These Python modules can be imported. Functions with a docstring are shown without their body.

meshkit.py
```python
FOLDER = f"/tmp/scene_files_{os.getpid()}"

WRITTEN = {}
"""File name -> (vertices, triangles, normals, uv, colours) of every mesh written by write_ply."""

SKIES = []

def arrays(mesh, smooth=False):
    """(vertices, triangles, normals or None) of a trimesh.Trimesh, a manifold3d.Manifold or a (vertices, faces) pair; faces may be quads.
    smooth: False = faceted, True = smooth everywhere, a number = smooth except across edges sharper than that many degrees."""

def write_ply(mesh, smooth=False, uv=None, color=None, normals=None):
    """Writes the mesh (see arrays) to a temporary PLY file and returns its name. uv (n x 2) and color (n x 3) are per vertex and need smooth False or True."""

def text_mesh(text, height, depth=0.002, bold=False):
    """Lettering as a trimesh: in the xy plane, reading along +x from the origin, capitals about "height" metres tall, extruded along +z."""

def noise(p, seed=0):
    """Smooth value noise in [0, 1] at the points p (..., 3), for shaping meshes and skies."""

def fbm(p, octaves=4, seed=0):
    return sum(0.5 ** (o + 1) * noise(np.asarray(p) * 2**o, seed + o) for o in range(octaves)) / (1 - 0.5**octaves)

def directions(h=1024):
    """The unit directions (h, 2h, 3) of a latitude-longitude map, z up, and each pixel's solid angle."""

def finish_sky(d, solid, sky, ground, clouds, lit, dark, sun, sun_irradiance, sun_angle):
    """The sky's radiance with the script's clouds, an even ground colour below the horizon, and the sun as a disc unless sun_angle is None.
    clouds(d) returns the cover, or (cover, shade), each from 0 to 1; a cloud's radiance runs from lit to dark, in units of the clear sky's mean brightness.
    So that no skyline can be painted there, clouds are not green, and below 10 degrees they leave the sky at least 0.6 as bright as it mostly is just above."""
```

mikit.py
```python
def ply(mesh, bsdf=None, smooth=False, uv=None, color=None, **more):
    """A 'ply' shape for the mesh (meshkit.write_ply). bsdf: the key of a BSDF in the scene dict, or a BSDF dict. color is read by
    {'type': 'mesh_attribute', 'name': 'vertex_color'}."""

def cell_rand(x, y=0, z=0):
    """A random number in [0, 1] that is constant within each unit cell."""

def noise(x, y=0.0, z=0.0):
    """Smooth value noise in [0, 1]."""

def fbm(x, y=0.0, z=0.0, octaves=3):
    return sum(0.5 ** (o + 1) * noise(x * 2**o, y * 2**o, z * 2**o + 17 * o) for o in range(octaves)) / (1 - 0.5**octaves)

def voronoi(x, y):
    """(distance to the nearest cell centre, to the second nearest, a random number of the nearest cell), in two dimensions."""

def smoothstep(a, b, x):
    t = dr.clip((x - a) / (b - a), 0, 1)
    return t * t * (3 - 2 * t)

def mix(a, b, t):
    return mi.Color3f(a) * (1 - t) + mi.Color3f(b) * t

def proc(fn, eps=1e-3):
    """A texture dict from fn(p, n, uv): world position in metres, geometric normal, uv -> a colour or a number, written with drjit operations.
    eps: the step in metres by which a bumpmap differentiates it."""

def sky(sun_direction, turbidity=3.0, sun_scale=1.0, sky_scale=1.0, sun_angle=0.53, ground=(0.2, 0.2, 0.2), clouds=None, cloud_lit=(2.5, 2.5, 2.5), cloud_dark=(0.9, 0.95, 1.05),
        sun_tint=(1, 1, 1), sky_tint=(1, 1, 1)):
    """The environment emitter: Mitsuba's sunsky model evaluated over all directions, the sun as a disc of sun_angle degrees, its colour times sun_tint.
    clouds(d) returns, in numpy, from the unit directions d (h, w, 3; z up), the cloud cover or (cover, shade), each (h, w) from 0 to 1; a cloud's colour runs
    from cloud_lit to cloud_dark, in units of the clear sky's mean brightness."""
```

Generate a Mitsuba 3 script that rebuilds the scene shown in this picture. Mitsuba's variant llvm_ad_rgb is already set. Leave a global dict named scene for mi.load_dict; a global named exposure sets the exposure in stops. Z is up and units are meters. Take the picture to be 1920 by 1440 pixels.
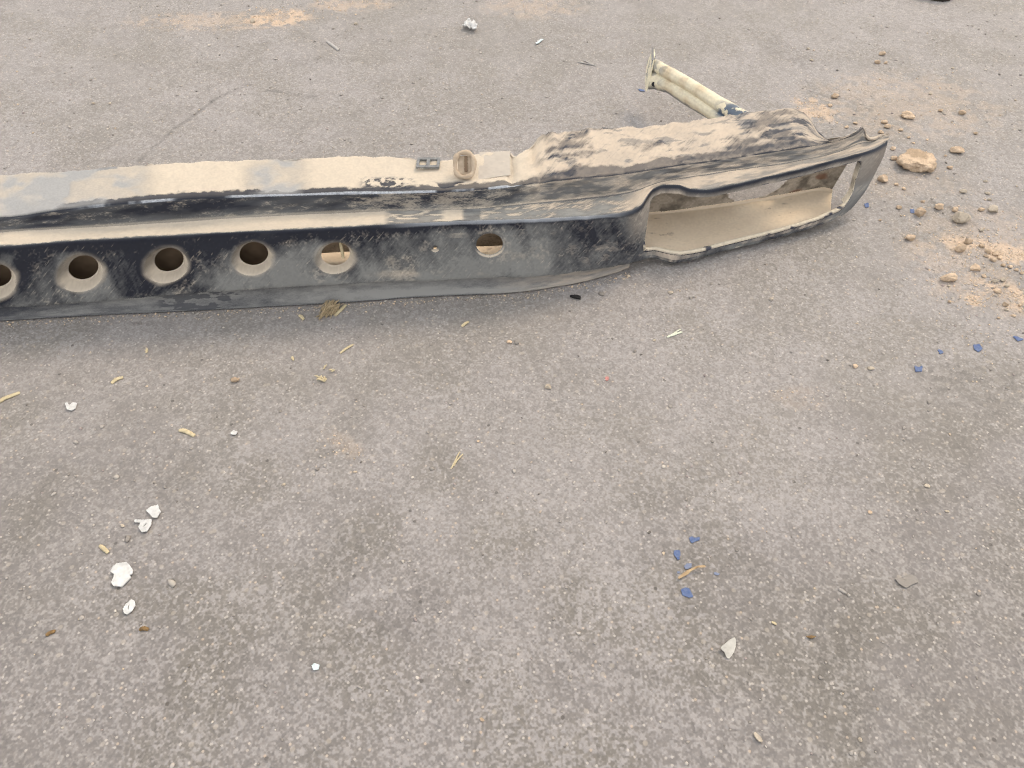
import math, random
import numpy as np, trimesh, drjit as dr, mitsuba as mi, mikit, meshkit
from mikit import proc, noise, fbm, voronoi, cell_rand, smoothstep, mix
from scipy.interpolate import PchipInterpolator as Pchip
from scipy.spatial import Delaunay
from shapely.geometry import Polygon, Point
from shapely import contains_xy
T = mi.ScalarTransform4f
rng = np.random.default_rng(7)
scene, labels = {}, {}

# ---------------------------------------------------------------- camera, sky, exposure
CAM_H, PITCH, HFOV = 0.90, 48.0, 66.0
FOC = 960 / math.tan(math.radians(HFOV / 2))
_p = math.radians(PITCH)
EYE = np.array([0, 0, CAM_H]); FWD = np.array([0, math.cos(_p), -math.sin(_p)])
UPV = np.array([0, math.sin(_p), math.cos(_p)]); RGT = np.array([1.0, 0, 0])
scene['camera'] = {'type': 'perspective', 'fov': HFOV, 'fov_axis': 'x', 'near_clip': 0.02, 'far_clip': 200.0,
                   'to_world': T().look_at(origin=EYE.tolist(), target=(EYE + FWD).tolist(), up=[0, 0, 1])}
scene['sky'] = mikit.sky((0.42, 0.50, 0.76), turbidity=4, sun_scale=0.28, sun_angle=18, clouds=lambda d: 1.0,
                         cloud_lit=(2.3, 2.3, 2.32), sun_tint=(1, 0.985, 0.97))
exposure = 2.4


# ---------------------------------------------------------------- survey: photograph points to places on the ground or at a known height / distance
def ray(px, py):
    px, py = np.asarray(px, float), np.asarray(py, float)
    return FWD + ((px - 960) / FOC)[..., None] * RGT - ((py - 720) / FOC)[..., None] * UPV
def at_z(px, py, z=0.0):
    d = ray(px, py); t = (np.asarray(z) - CAM_H) / d[..., 2]
    return EYE + d * t[..., None]
def at_y(px, py, y):
    d = ray(px, py); t = np.asarray(y) / d[..., 1]
    return EYE + d * t[..., None]
def mpp(px, py):                                                    # metres per photograph pixel at a ground point
    return np.linalg.norm(at_z(px, py) - EYE) / math.hypot(FOC, math.hypot(px - 960, py - 720))


# ---------------------------------------------------------------- helpers
def add(key, mesh, bsdf, smooth=False, uv=None, color=None, **kw):
    k, i = key, 0
    while k in scene:
        i += 1; k = f'{key}_{i:03d}'
    scene[k] = mikit.ply(mesh, bsdf, smooth, uv, color, **kw)
    return k
used_roots = set()
def root(name):
    k, i = name, 0
    while k in used_roots or k in scene:
        i += 1; k = f'{name}_{i:03d}'
    used_roots.add(k); return k
def tag(k, label, cat=None, group=None, kind=None):
    labels[k] = {a: b for a, b in (('label', label), ('category', cat), ('group', group), ('kind', kind)) if b}
def G(r, g, b): return mi.Color3f(r, g, b)


# ---------------------------------------------------------------- materials
def blob(x, y, c, rx, ry, ang=0.0):
    ca, sa = math.cos(ang), math.sin(ang)
    u = ((x - c[0]) * ca + (y - c[1]) * sa) / rx; v = (-(x - c[0]) * sa + (y - c[1]) * ca) / ry
    return dr.exp(-(u * u + v * v))
def seg_dist(x, y, a, b):
    ax, ay, bx, by = a[0], a[1], b[0], b[1]
    l2 = (bx - ax) ** 2 + (by - ay) ** 2
    t = dr.clip(((x - ax) * (bx - ax) + (y - ay) * (by - ay)) / l2, 0, 1)
    return dr.sqrt(dr.square(x - ax - t * (bx - ax)) + dr.square(y - ay - t * (by - ay)))
def gp(px, py): return at_z(px, py)[:2].tolist()

SOIL_SPOTS = [(gp(520, 32), .075, .05, 0, 1.0), (gp(400, 40), .20, .05, 0, .4), (gp(660, 6), .10, .05, 0, .5), (gp(1000, 15), .12, .06, 0, .35), (gp(1885, 474), .10, .026, -.35, .95), (gp(1850, 440), .14, .08, 0, .22),
              (gp(1850, 550), .09, .05, -.3, .28), (gp(1910, 560), .06, .03, -.6, .9), (gp(1528, 205), .035, .05, .3, .9), (gp(1700, 195), .20, .13, 0, .30), (gp(1700, 345), .12, .05, 0, .16),
              (gp(1810, 485), .10, .06, 0, .25), (gp(640, 832), .05, .015, -.5, .22), (gp(1828, 564), .014, .014, 0, 1.0),
              (gp(1500, 745), .04, .02, 0, .15)]
DARK_SPOTS = [(gp(1490, 100), .05, .10, 0.5, .7), (gp(1590, 190), .035, .08, .6, .7), (gp(770, 1150), .05, .03, .3, .8), (gp(640, 1060), .05, .05, 0, .6), (gp(1860, 735), .09, .06, -.4, .7), (gp(1780, 700), .05, .03, 0, .6),
              (gp(1250, 205), .0001, .0001, 0, 0), (gp(1590, 1290), .03, .08, 0, .6), (gp(1150, 1270), .08, .03, 0, .5), (gp(1250, 1030), .05, .1, 0, .35), (gp(110, 30), .05, .03, 0, .6), (gp(600, 115), .12, .03, 0, .35),
              (gp(1400, 1060), .1, .08, 0, .35), (gp(320, 890), .08, .06, 0, .4)]
CRACKS = [[gp(262, 302), gp(330, 240), gp(400, 190), gp(440, 166), gp(470, 158)], [gp(500, 170), gp(540, 174), gp(600, 184)],
          [gp(1735, 375), gp(1790, 392), gp(1830, 420)]]

def ground_height(x, y):
    a = fbm(x * 130, y * 130, 1.3, octaves=3)
    b = noise(x * 330, y * 330, 5.1)
    c = noise(x * 620, y * 620, 8.8)
    return a * .45 + b * .35 + c * .2
def ground_color(p, n, uv):
    x, y = p.x, p.y
    big = fbm(x * 3.1, y * 3.1, 2.0, octaves=3)
    mid = fbm(x * 17, y * 17, 4.0, octaves=3)
    mid2 = fbm(x * 11 + 7, y * 11, 14.0, octaves=2)
    fine = ground_height(x, y)
    worm = fbm(x * 160 + 3, y * 160, 7.7, octaves=3)
    worm = .35 * worm + .65 * fbm(x * 270 + 9, y * 270, 2.2, octaves=2)
    grain = noise(x * 430, y * 430, 3.3)
    h = worm * .5 + fine * .25 + grain * .25
    th = .510 - .09 * (mid - .5) - .10 * (big - .5)
    light = smoothstep(th - .08, th + .13, h)
    # dust in the grain, and near-side shade painted in: paler left and far
    fill_shade = dr.clip(.10 + .74 * smoothstep(.30, .90, y - .05 * x + .20 * (big - .5) + .22 * (mid - .5)) + .22 * (big - .5) + .10, .08, .86)
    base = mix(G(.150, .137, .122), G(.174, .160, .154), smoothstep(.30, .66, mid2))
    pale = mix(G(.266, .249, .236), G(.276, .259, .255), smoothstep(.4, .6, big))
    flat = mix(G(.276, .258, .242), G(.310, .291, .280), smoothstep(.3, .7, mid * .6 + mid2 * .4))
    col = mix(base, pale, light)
    col = mix(col, flat, fill_shade * .62)
    col *= .86 + .28 * grain
    # single pale grains and dark pits
    q1, q2, qr = voronoi(x * 118 + 2 * mid, y * 118)
    col *= .92 + .16 * qr - .10 * smoothstep(.10, .0, q2 - q1)
    d1, d2, r = voronoi(x * 150, y * 150)
    sp = smoothstep(.30, .16, d1) * dr.select(r > .90, 1.0, 0.0)
    tint = cell_rand(dr.floor(r * 4000), 3, 1)
    col = mix(col, mix(G(.50, .46, .42), G(.50, .39, .29), smoothstep(.55, .9, tint)), sp * .6)
    e1, e2, r2 = voronoi(x * 61 + 9, y * 61)
    sp2 = smoothstep(.22, .12, e1) * dr.select(r2 > .90, 1.0, 0.0)
    col = mix(col, G(.42, .37, .31), sp2 * .4)
    col = mix(col, G(.07, .062, .055), smoothstep(.20, .09, e1) * dr.select(r2 < .010, 1.0, 0.0) * .7)
    brk = smoothstep(.35, .65, fbm(x * 60, y * 60, 21.0, octaves=3))
    for c, rx, ry, a, s in SOIL_SPOTS:
        b = blob(x, y, c, rx, ry, a)
        m = dr.clip(smoothstep(.12, .75, b * (.45 + 1.1 * brk)) * s, 0, 1)
        col = mix(col, G(.49, .375, .275) * (.78 + .44 * grain), m * .80)
    for c, rx, ry, a, s in DARK_SPOTS:
        if s > 0:
            b = blob(x, y, c, rx, ry, a) * (2.2 * smoothstep(.42, .60, fbm(x * 95, y * 95, 61.0, octaves=3)))
            col = mix(col, col * .62, smoothstep(.25, 1.1, b) * s * .45)
    wob = .010 * (fbm(x * 25, y * 25, 33.0, octaves=3) - .5)
    for line in CRACKS:
        for a, b in zip(line[:-1], line[1:]):
            d = seg_dist(x + wob, y - wob, a, b)
            col = mix(col, col * .70, smoothstep(.010, .001, d) * (.35 + .6 * brk))
    return col
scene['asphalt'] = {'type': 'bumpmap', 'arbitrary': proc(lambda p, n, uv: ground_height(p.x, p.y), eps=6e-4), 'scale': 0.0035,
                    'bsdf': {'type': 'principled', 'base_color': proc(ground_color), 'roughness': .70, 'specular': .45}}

def dust_soil(p, n, uv):
    a = fbm(p.x * 60, p.y * 60, p.z * 60, octaves=4); b = noise(p.x * 420, p.y * 420, p.z * 420); c = fbm(p.x * 9, p.y * 9, p.z * 9)
    return mix(G(.36, .275, .195), G(.58, .455, .335), smoothstep(.25, .75, a)) * (.78 + .44 * b) * (.82 + .36 * c)
scene['soil'] = {'type': 'twosided', 'bsdf': {'type': 'diffuse', 'reflectance': proc(dust_soil)}}
def pale_soil(p, n, uv):
    a = fbm(p.x * 90, p.y * 90, p.z * 90, octaves=4); b = noise(p.x * 420, p.y * 420, p.z * 420)
    return mix(G(.34, .29, .225), G(.52, .46, .38), a) * (.82 + .36 * b)
scene['pale_stone'] = {'type': 'twosided', 'bsdf': {'type': 'diffuse', 'reflectance': proc(pale_soil)}}

PAINT, FILM, DUST, PINK = (.0115, .0145, .025), (.215, .217, .209), (.515, .452, .365), (.455, .38, .305)
RINGS = []
def win(x, a, b, w): return smoothstep(a - w, a + w, x) * (1 - smoothstep(b - w, b + w, x))
def dust_mask(p, n, uv):
    """(grey film, cream dust, warm amount) from the place along the bumper s (photo px scale) and across it t (profile lines)"""
    s, t = uv.x * 1000, uv.y * 10
    x, z = p.x, p.z
    na = fbm(s * .006, t * 1.3, 1.0, octaves=4); nb = fbm(s * .03, t * 5, 3.0, octaves=3); nc = fbm(s * .11, t * 13, 8.0, octaves=3)
    streak = fbm(s * .045 + t * 1.5, t * 1.1, 6.0, octaves=3)
    nd = noise(s * .35, t * 40, 2.0)
    py = t * 100
    scr = .6 * noise((s + py) * .045, (s - py) * .30, 3.0) + .4 * noise((s + py) * .11 + 7, (s - py) * .62, 5.0)
    up = smoothstep(.18, .62, n.z + .22 * (nb - .5))
    rough = .5 * nb + .3 * nc + .2 * nd
    # front face
    face = win(t, 1.2, 2.93, .04)
    fz = dr.clip((t - 2.0), 0, 1)
    lac = smoothstep(.40, .70, .5 * na + .5 * fbm(s * .016, t * 2.2, 31.0, octaves=4) + .10 * (.5 - fz) - .06 * smoothstep(.6, .9, fz))
    lac = dr.maximum(lac, .48 * smoothstep(640, 760, s))
    film_f = dr.clip(.02 + .62 * lac + .6 * (na - .5) + .75 * (streak - .5) + .55 * (.55 - fz) * (1 - smoothstep(1000, 1150, s)) + .10 * win(s, 690, 990, 60) - .07 * win(s, 1030, 1160, 30) + .22 * (nc - .5) + .12 * (nd - .5) + .30 * (scr - .5), .02, .95)
    film_f = dr.clip(film_f - .35 * smoothstep(.78, .95, fz) * (1 - smoothstep(900, 1050, s)), .02, .95)
    dust_f = smoothstep(.58, .90, rough + .10 * win(s, 700, 1000, 80)) * .34 + smoothstep(.74, .92, scr + .12 * (nb - .5)) * .30 + smoothstep(.1, .0, dr.abs(t - 2.12 - .05 * nb)) * win(s, 720, 930, 50) * .5 * smoothstep(.35, .6, nb)
    dust_f += .30 * smoothstep(1168, 1195, s + 12 * (nb - .5)) * smoothstep(.3, .7, fz)
    # ledge
    ledge = win(t, 3.03, 3.97, .05)
    ed = smoothstep(.42, .50, nc * .5 + nd * .2 + .3 * nb)
    bare = dr.maximum(win(s, 725, 830, 8) * smoothstep(.36, .5, nb + .1 * nc), win(s, 868, 900, 4))
    dust_l = dr.clip(.97 - .85 * bare - .80 * win(s, 900, 1175, 40) * (.15 + 1.7 * smoothstep(.3, .65, .7 * nb + .3 * scr)) * smoothstep(3.0, 3.5, t + .4) - .75 * smoothstep(1250, 1330, s) * smoothstep(.34, .62, .6 * nb + .4 * fbm(s * .012, t * 3, 51.0, octaves=3)) + .2 * (nb - .5), 0, 1)
    dust_l *= smoothstep(3.03, 3.14, t + .16 * (nc - .5))
    film_l = dr.clip(.70 + nb - .5, 0, 1)
    # riser above the ledge
    riser = win(t, 4.0, 4.93, .04)
    right = smoothstep(940, 1040, s + 60 * (na - .5))
    film_r = dr.clip(.10 + .9 * (na - .45) + .35 * (nb - .5) + .45 * smoothstep(.5, .0, dr.clip(t - 4, 0, 1)) * .6 + .22 * right, .02, 1)
    dust_r = dr.clip(.34 * right * (.15 + 1.7 * smoothstep(.3, .65, nb) * (.6 + .8 * scr)) + smoothstep(.52, .82, rough + .12 * win(s, 640, 960, 60)) * .45 + .5 * smoothstep(4.16, 4.0, t), 0, 1)
    # top
    top = smoothstep(4.95, 5.06, t)
    gap = dr.maximum(win(s, -400, 265, 45), win(s, 470, 565, 30)) * (1 - .65 * smoothstep(.44, .62, fbm(s * .013, t * 2.0, 41.0, octaves=4)))
    spots = win(s, 678, 775, 12) * win(t, 5.06, 5.40, .05) * smoothstep(.44, .58, nc * .5 + nb * .3 + .2 * scr)
    spots = dr.maximum(spots, win(s, 780, 880, 20) * win(t, 5.0, 5.26, .06) * smoothstep(.50, .60, nb))
    wear = smoothstep(980, 1040, s) * smoothstep(.43, .72, .12 * (scr - .5) + .55 * fbm(s * .014, t * 3.1, 12.0, octaves=4) + .45 * fbm(s * .034, t * 9.0, 17.0, octaves=4) + .16 * (nc - .5) + .10 * win(s, 1370, 1600, 40) * smoothstep(5.95, 5.5, t) - .10 * win(s, 1135, 1350, 40) - .07 * smoothstep(1430, 1470, s) * smoothstep(5.45, 5.6, t) + .09 * win(s, 1010, 1135, 30) * smoothstep(5.3, 5.8, t))
    dust_t = dr.clip(1.0 - .16 * smoothstep(.55, .85, scr) * smoothstep(950, 1050, s) - 1.0 * gap * (.6 + nb) - win(s, 146, 219, 3) * smoothstep(5.92, 5.95, t) - .5 * win(s, 85, 130, 14) * win(t, 5.25, 5.8, .12) - .9 * spots - (.62 + .5 * (nb - .3)) * wear - .15 * (nc - .4) - .13 * smoothstep(1000, 1060, s) * smoothstep(.42, .70, fbm(s * .02, t * 5, 71.0, octaves=4)) - .55 * smoothstep(1000, 1060, s) * smoothstep(.62, .74, fbm(s * .028, t * 8, 81.0, octaves=4) + .06 * win(s, 1370, 1560, 40)), 0, 1)
    line = smoothstep(5.17, 5.10, t + .10 * (nc - .5) + .14 * (nb - .5) - .05 * smoothstep(1000, 1100, s)) * (.85 + .15 * smoothstep(900, 700, s)) * win(s, 90, 1640, 60)
    dust_t *= 1 - .93 * line
    film_t = dr.clip(.8 * gap + .25 * nb - .6 * line - .4 * spots + .25 - .45 * wear, 0, .9)
    dust = face * dust_f + ledge * dust_l + riser * dust_r + top * dust_t
    film = face * film_f + ledge * film_l + riser * film_r + top * film_t
    for hx, ht, kt, R, rr_ in RINGS:
        d = dr.sqrt(dr.square(s - hx) + dr.square((t - ht) / kt))
        rg = smoothstep(R + 9, R - 9, d + 9 * (nb - .5)) * (.50 + .48 * smoothstep(.35, -.25, (t - ht) / kt / R - .35 * (s - hx) / R))
        dust = dr.maximum(dust, face * rg)
    dust = dr.maximum(dust, face * up * .96 * (1 - .85 * smoothstep(1585, 1615, s)))
    film = dr.maximum(film, face * smoothstep(1585, 1625, s) * (.25 + .7 * nb) * smoothstep(2.82, 2.4, t))
    # edges of the lamp opening and of the sheet carry dust where they face up
    dust = dr.maximum(dust, (1 - smoothstep(2.04, 2.10, t)) * smoothstep(1180, 1215, s) * up * .9)
    warm = dr.clip(smoothstep(960, 1060, s) * .75 + .25 * (nb - .2), 0, 1)
    return dr.clip(film, 0, 1), dr.clip(dust, 0, 1), warm, nd
def bumper_color(p, n, uv):
    film, dust, warm, nd = dust_mask(p, n, uv)
    c = mix(PAINT, mix(FILM, (.335, .335, .33), smoothstep(4.95, 5.06, uv.y * 10)), film)
    s, t = uv.x * 1000, uv.y * 10
    sheen_scuff = smoothstep(4.88, 4.93, t) * smoothstep(5.035, 5.0, t) * win(s, 170, 1000, 40) * smoothstep(.30, .46, fbm(s * .02, 3.0, 9.0, octaves=4)) * (.5 + .5 * nd)  # sky sheen painted as a pale bluish band along the top edge
    sheen_scuff = dr.maximum(sheen_scuff, smoothstep(2.93, 2.97, t) * smoothstep(3.06, 3.02, t) * win(s, 760, 1150, 60) * .5)
    fold = smoothstep(.05, .015, dr.abs(t - 4.0)) * smoothstep(1000, 1100, s) * .75
    dust = dust * (1 - fold)
    return mix(mix(c, mix(DUST, PINK, warm * .8), dust), (.55, .59, .64), sheen_scuff * .8) * (.94 + .12 * nd)
def bumper_rough(p, n, uv):
    film, dust, warm, nd = dust_mask(p, n, uv)
    return dr.clip(.36 + .42 * film + .7 * dust, .25, .95)
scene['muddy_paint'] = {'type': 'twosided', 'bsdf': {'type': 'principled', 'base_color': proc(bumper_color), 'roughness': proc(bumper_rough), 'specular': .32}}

def flange_color(p, n, uv):
    s, t = uv.x * 1000, uv.y * 10
    na = fbm(s * .008, t * 3, 4.0, octaves=4); nb = fbm(s * .05, t * 9, 5.0, octaves=3); nd = noise(s * .4, t * 60, 2.0)
    film = dr.clip(.66 + 1.5 * (na - .5) + .5 * (nb - .5) + .2 * (nd - .5) + .25 * smoothstep(600, 1000, s) - .22 * smoothstep(330, 100, s), .05, 1)
    film *= 1 - .75 * win(s, 290, 450, 20) * smoothstep(.38, .52, nb)
    film *= smoothstep(.0, .16, t + .1 * nb)
    return mix(mix(PAINT, (.23, .228, .218), film), (.38, .31, .24), smoothstep(880, 1100, s) * nb * .9)
scene['flange_paint'] = {'type': 'twosided', 'bsdf': {'type': 'principled', 'base_color': proc(flange_color), 'roughness': .5, 'specular': .5}}
def rim_color(p, n, uv):
    low = smoothstep(.115, .07, p.z)
    nb = fbm(p.x * 40, p.y * 40, p.z * 40, octaves=3); nd = noise(p.x * 300, p.y * 300, p.z * 300)
    up = smoothstep(-.05, .45, n.z + .5 * (nb - .5)) * smoothstep(.27, .36, nb) * (.15 + .85 * low)
    return mix((.035, .038, .055), (.56, .49, .38), up) * (.85 + .3 * nd)
scene['rim_paint'] = {'type': 'twosided', 'bsdf': {'type': 'principled', 'base_color': proc(rim_color), 'roughness': .5, 'specular': .4}}
def box_color(p, n, uv):
    nb = fbm(p.x * 30, p.y * 30, p.z * 30, octaves=4); nd = noise(p.x * 350, p.y * 350, p.z * 350)
    fl = smoothstep(.60, .72, fbm(p.x * 70, p.y * 150, p.z * 20, octaves=4)) * smoothstep(.45, .65, fbm(p.x * 12, p.y * 12, 3.0, octaves=2))
    return mix(mix((.66, .54, .40), (.74, .63, .485), nb), (.25, .20, .15), fl * .7) * (.94 + .12 * nd)
scene['settled_dust'] = {'type': 'twosided', 'bsdf': {'type': 'diffuse', 'reflectance': proc(box_color)}}
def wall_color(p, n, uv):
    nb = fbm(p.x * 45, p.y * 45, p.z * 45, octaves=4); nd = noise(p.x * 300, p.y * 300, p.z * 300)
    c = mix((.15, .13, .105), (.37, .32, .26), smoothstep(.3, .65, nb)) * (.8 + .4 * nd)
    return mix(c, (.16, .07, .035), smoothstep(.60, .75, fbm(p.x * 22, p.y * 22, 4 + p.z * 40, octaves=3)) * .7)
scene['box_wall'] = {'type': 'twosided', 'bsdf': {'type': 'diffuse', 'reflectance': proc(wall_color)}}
def cavity_color(p, n, uv):
    nb = fbm(p.x * 35, p.y * 35, p.z * 35, octaves=4)
    return mix((.09, .06, .042), (.34, .245, .165), nb)
scene['cavity'] = {'type': 'twosided', 'bsdf': {'type': 'diffuse', 'reflectance': proc(cavity_color)}}
def arm_color(p, n, uv):
    u, v = uv.x, uv.y
    nb = fbm(p.x * 60, p.y * 60, p.z * 60, octaves=4); nc = fbm(p.x * 26, p.y * 26, p.z * 26, octaves=3); nd = noise(p.x * 300, p.y * 300, p.z * 300)
    c = mix((.56, .50, .36), (.66, .60, .45), nb)
    c = mix(c, (.42, .30, .17), smoothstep(.52, .7, nc) * .45)
    blue = smoothstep(.58, .72, u + .35 * (nc - .5)) * smoothstep(.44, .52, nb + .25 * smoothstep(.8, .95, u)) * smoothstep(.75, .55, v)
    blue = dr.maximum(blue, smoothstep(.22, .05, u) * smoothstep(.40, .52, nb) * .55)
    blue = dr.maximum(blue, smoothstep(.88, .97, v + .12 * (nb - .5)) * .8)
    return mix(c, (.065, .09, .125), blue) * (.9 + .2 * nd)
scene['cream_paint'] = {'type': 'twosided', 'bsdf': {'type': 'principled', 'base_color': proc(arm_color), 'roughness': .5, 'specular': .4}}
def simple(name, a, b, f=150, rough=.7):
    scene[name] = {'type': 'twosided', 'bsdf': {'type': 'principled', 'roughness': rough, 'specular': .3,
                   'base_color': proc(lambda p, n, uv: mix(a, b, fbm(p.x * f, p.y * f, p.z * f, octaves=3)))}}
simple('zinc', (.06, .065, .075), (.30, .30, .29), 160, .5)
simple('dusty_weld', (.36, .28, .20), (.52, .43, .33), 160, .9)
simple('pale_dust', (.36, .325, .285), (.49, .445, .385), 120, .9)
simple('white_chip', (.36, .36, .35), (.74, .74, .73), 170)
simple('blue_splat', (.025, .065, .20), (.16, .20, .30), 420)
simple('faint_blue', (.15, .19, .29), (.20, .22, .29), 500)
simple('straw', (.40, .33, .20), (.62, .54, .36), 260)
simple('dry_grass', (.24, .18, .10), (.50, .40, .26), 500)
simple('leaf', (.24, .155, .085), (.58, .44, .27), 120)
simple('brown_bit', (.09, .055, .025), (.30, .19, .08), 400)
simple('shard', (.33, .32, .28), (.58, .56, .52), 180)
simple('mud', (.22, .20, .18), (.28, .26, .24), 200, .9)
simple('black_plastic', (.008, .008, .009), (.02, .02, .022), 200, .45)
simple('pink_scrap', (.42, .17, .16), (.46, .24, .22), 300)
simple('green_blade', (.50, .53, .42), (.66, .68, .58), 200)
simple('teal_chip', (.35, .45, .47), (.75, .80, .80), 300)
simple('grey_stick', (.30, .29, .28), (.42, .40, .38), 200)
simple('sole', (.01, .007, .006), (.03, .02, .018), 60)
simple('pale_upper', (.45, .42, .38), (.6, .57, .52), 60)
scene['grain_tint'] = {'type': 'twosided', 'bsdf': {'type': 'diffuse', 'reflectance': {'type': 'mesh_attribute', 'name': 'vertex_color'}}}

# ---------------------------------------------------------------- ground
g = trimesh.Trimesh([[-40, -40, 0], [40, -40, 0], [40, 40, 0], [-40, 40, 0]], [[0, 1, 2], [0, 2, 3]], process=False)
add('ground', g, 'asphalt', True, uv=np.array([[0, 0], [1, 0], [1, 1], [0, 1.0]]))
tag('ground', 'worn dusty grey asphalt of the yard', kind='structure')

# ---------------------------------------------------------------- the bumper
B = 'truck_bumper'
used_roots.add(B)
tag(B, 'long dark blue steel bumper caked in dried mud lying on the asphalt', 'bumper')
S0, S1, SJ = -330, 1666, 1190                                       # from beyond the left edge to the tip; SJ: where the lamp wing starts
def curve(pts):
    a = np.array(pts, float); return Pchip(a[:, 0], a[:, 1], extrapolate=True)
def low_px(s):                                                      # the lower edge ends sooner: the end post slants
    return np.where(s < SJ, s, SJ + (s - SJ) * (1593 - SJ) / (S1 - SJ))
c0 = curve([(-330, 632), (0, 600), (440, 577), (640, 566), (830, 553), (950, 548), (1060, 533), (1150, 516), (1190, 505), (1700, 460)])
c2 = curve([(-330, 605), (0, 580), (200, 565), (400, 549), (600, 537), (850, 525), (1000, 520), (1120, 506), (1165, 498), (1190, 490), (1222, 484), (1245, 490), (1265, 494), (1293, 489), (1350, 473), (1436, 452), (1522, 428), (1580, 406), (1593, 396)])
c3 = curve([(-330, 482), (0, 463), (140, 452), (300, 444), (430, 436), (600, 429), (760, 420), (900, 414), (1000, 411), (1100, 406), (1150, 402), (1182, 397), (1202, 386), (1213, 368), (1226, 353), (1247, 346), (1272, 347), (1295, 354), (1322, 356), (1379, 346), (1436, 332), (1494, 319), (1565, 300), (1608, 289), (1648, 275), (1666, 263)])
c4 = curve([(-330, 450), (0, 434), (200, 424), (430, 409), (700, 396), (880, 392), (1000, 381), (1100, 372), (1179, 361), (1236, 343), (1350, 323), (1494, 302), (1580, 282), (1608, 270), (1628, 266), (1655, 258), (1666, 257)])
c5 = curve([(-330, 420), (0, 408), (140, 390), (230, 380), (400, 368), (600, 362), (800, 358), (900, 353), (1000, 342), (1080, 333), (1150, 327), (1236, 315), (1350, 299), (1465, 282), (1551, 267), (1597, 254), (1611, 245), (1618, 239), (1624, 256), (1632, 261), (1655, 255), (1666, 253)])
c7 = curve([(-330, 350), (0, 328), (140, 319), (250, 309), (480, 300), (640, 294), (740, 293), (800, 299), (845, 300), (870, 293), (900, 286), (955, 285), (968, 292), (982, 288), (1000, 270), (1021, 253), (1050, 247), (1100, 240), (1190, 238), (1293, 227), (1379, 214), (1436, 207), (1485, 205), (1503, 210), (1520, 226), (1534, 248), (1556, 263), (1597, 252), (1611, 243.5), (1618, 237.5), (1624, 254.5), (1632, 259.5), (1655, 253.5), (1666, 251.5)])
ss = np.unique(np.concatenate([np.arange(S0, 1160, 5.0), np.arange(1160, S1 + .1, 2.5), [S1]]))
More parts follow.
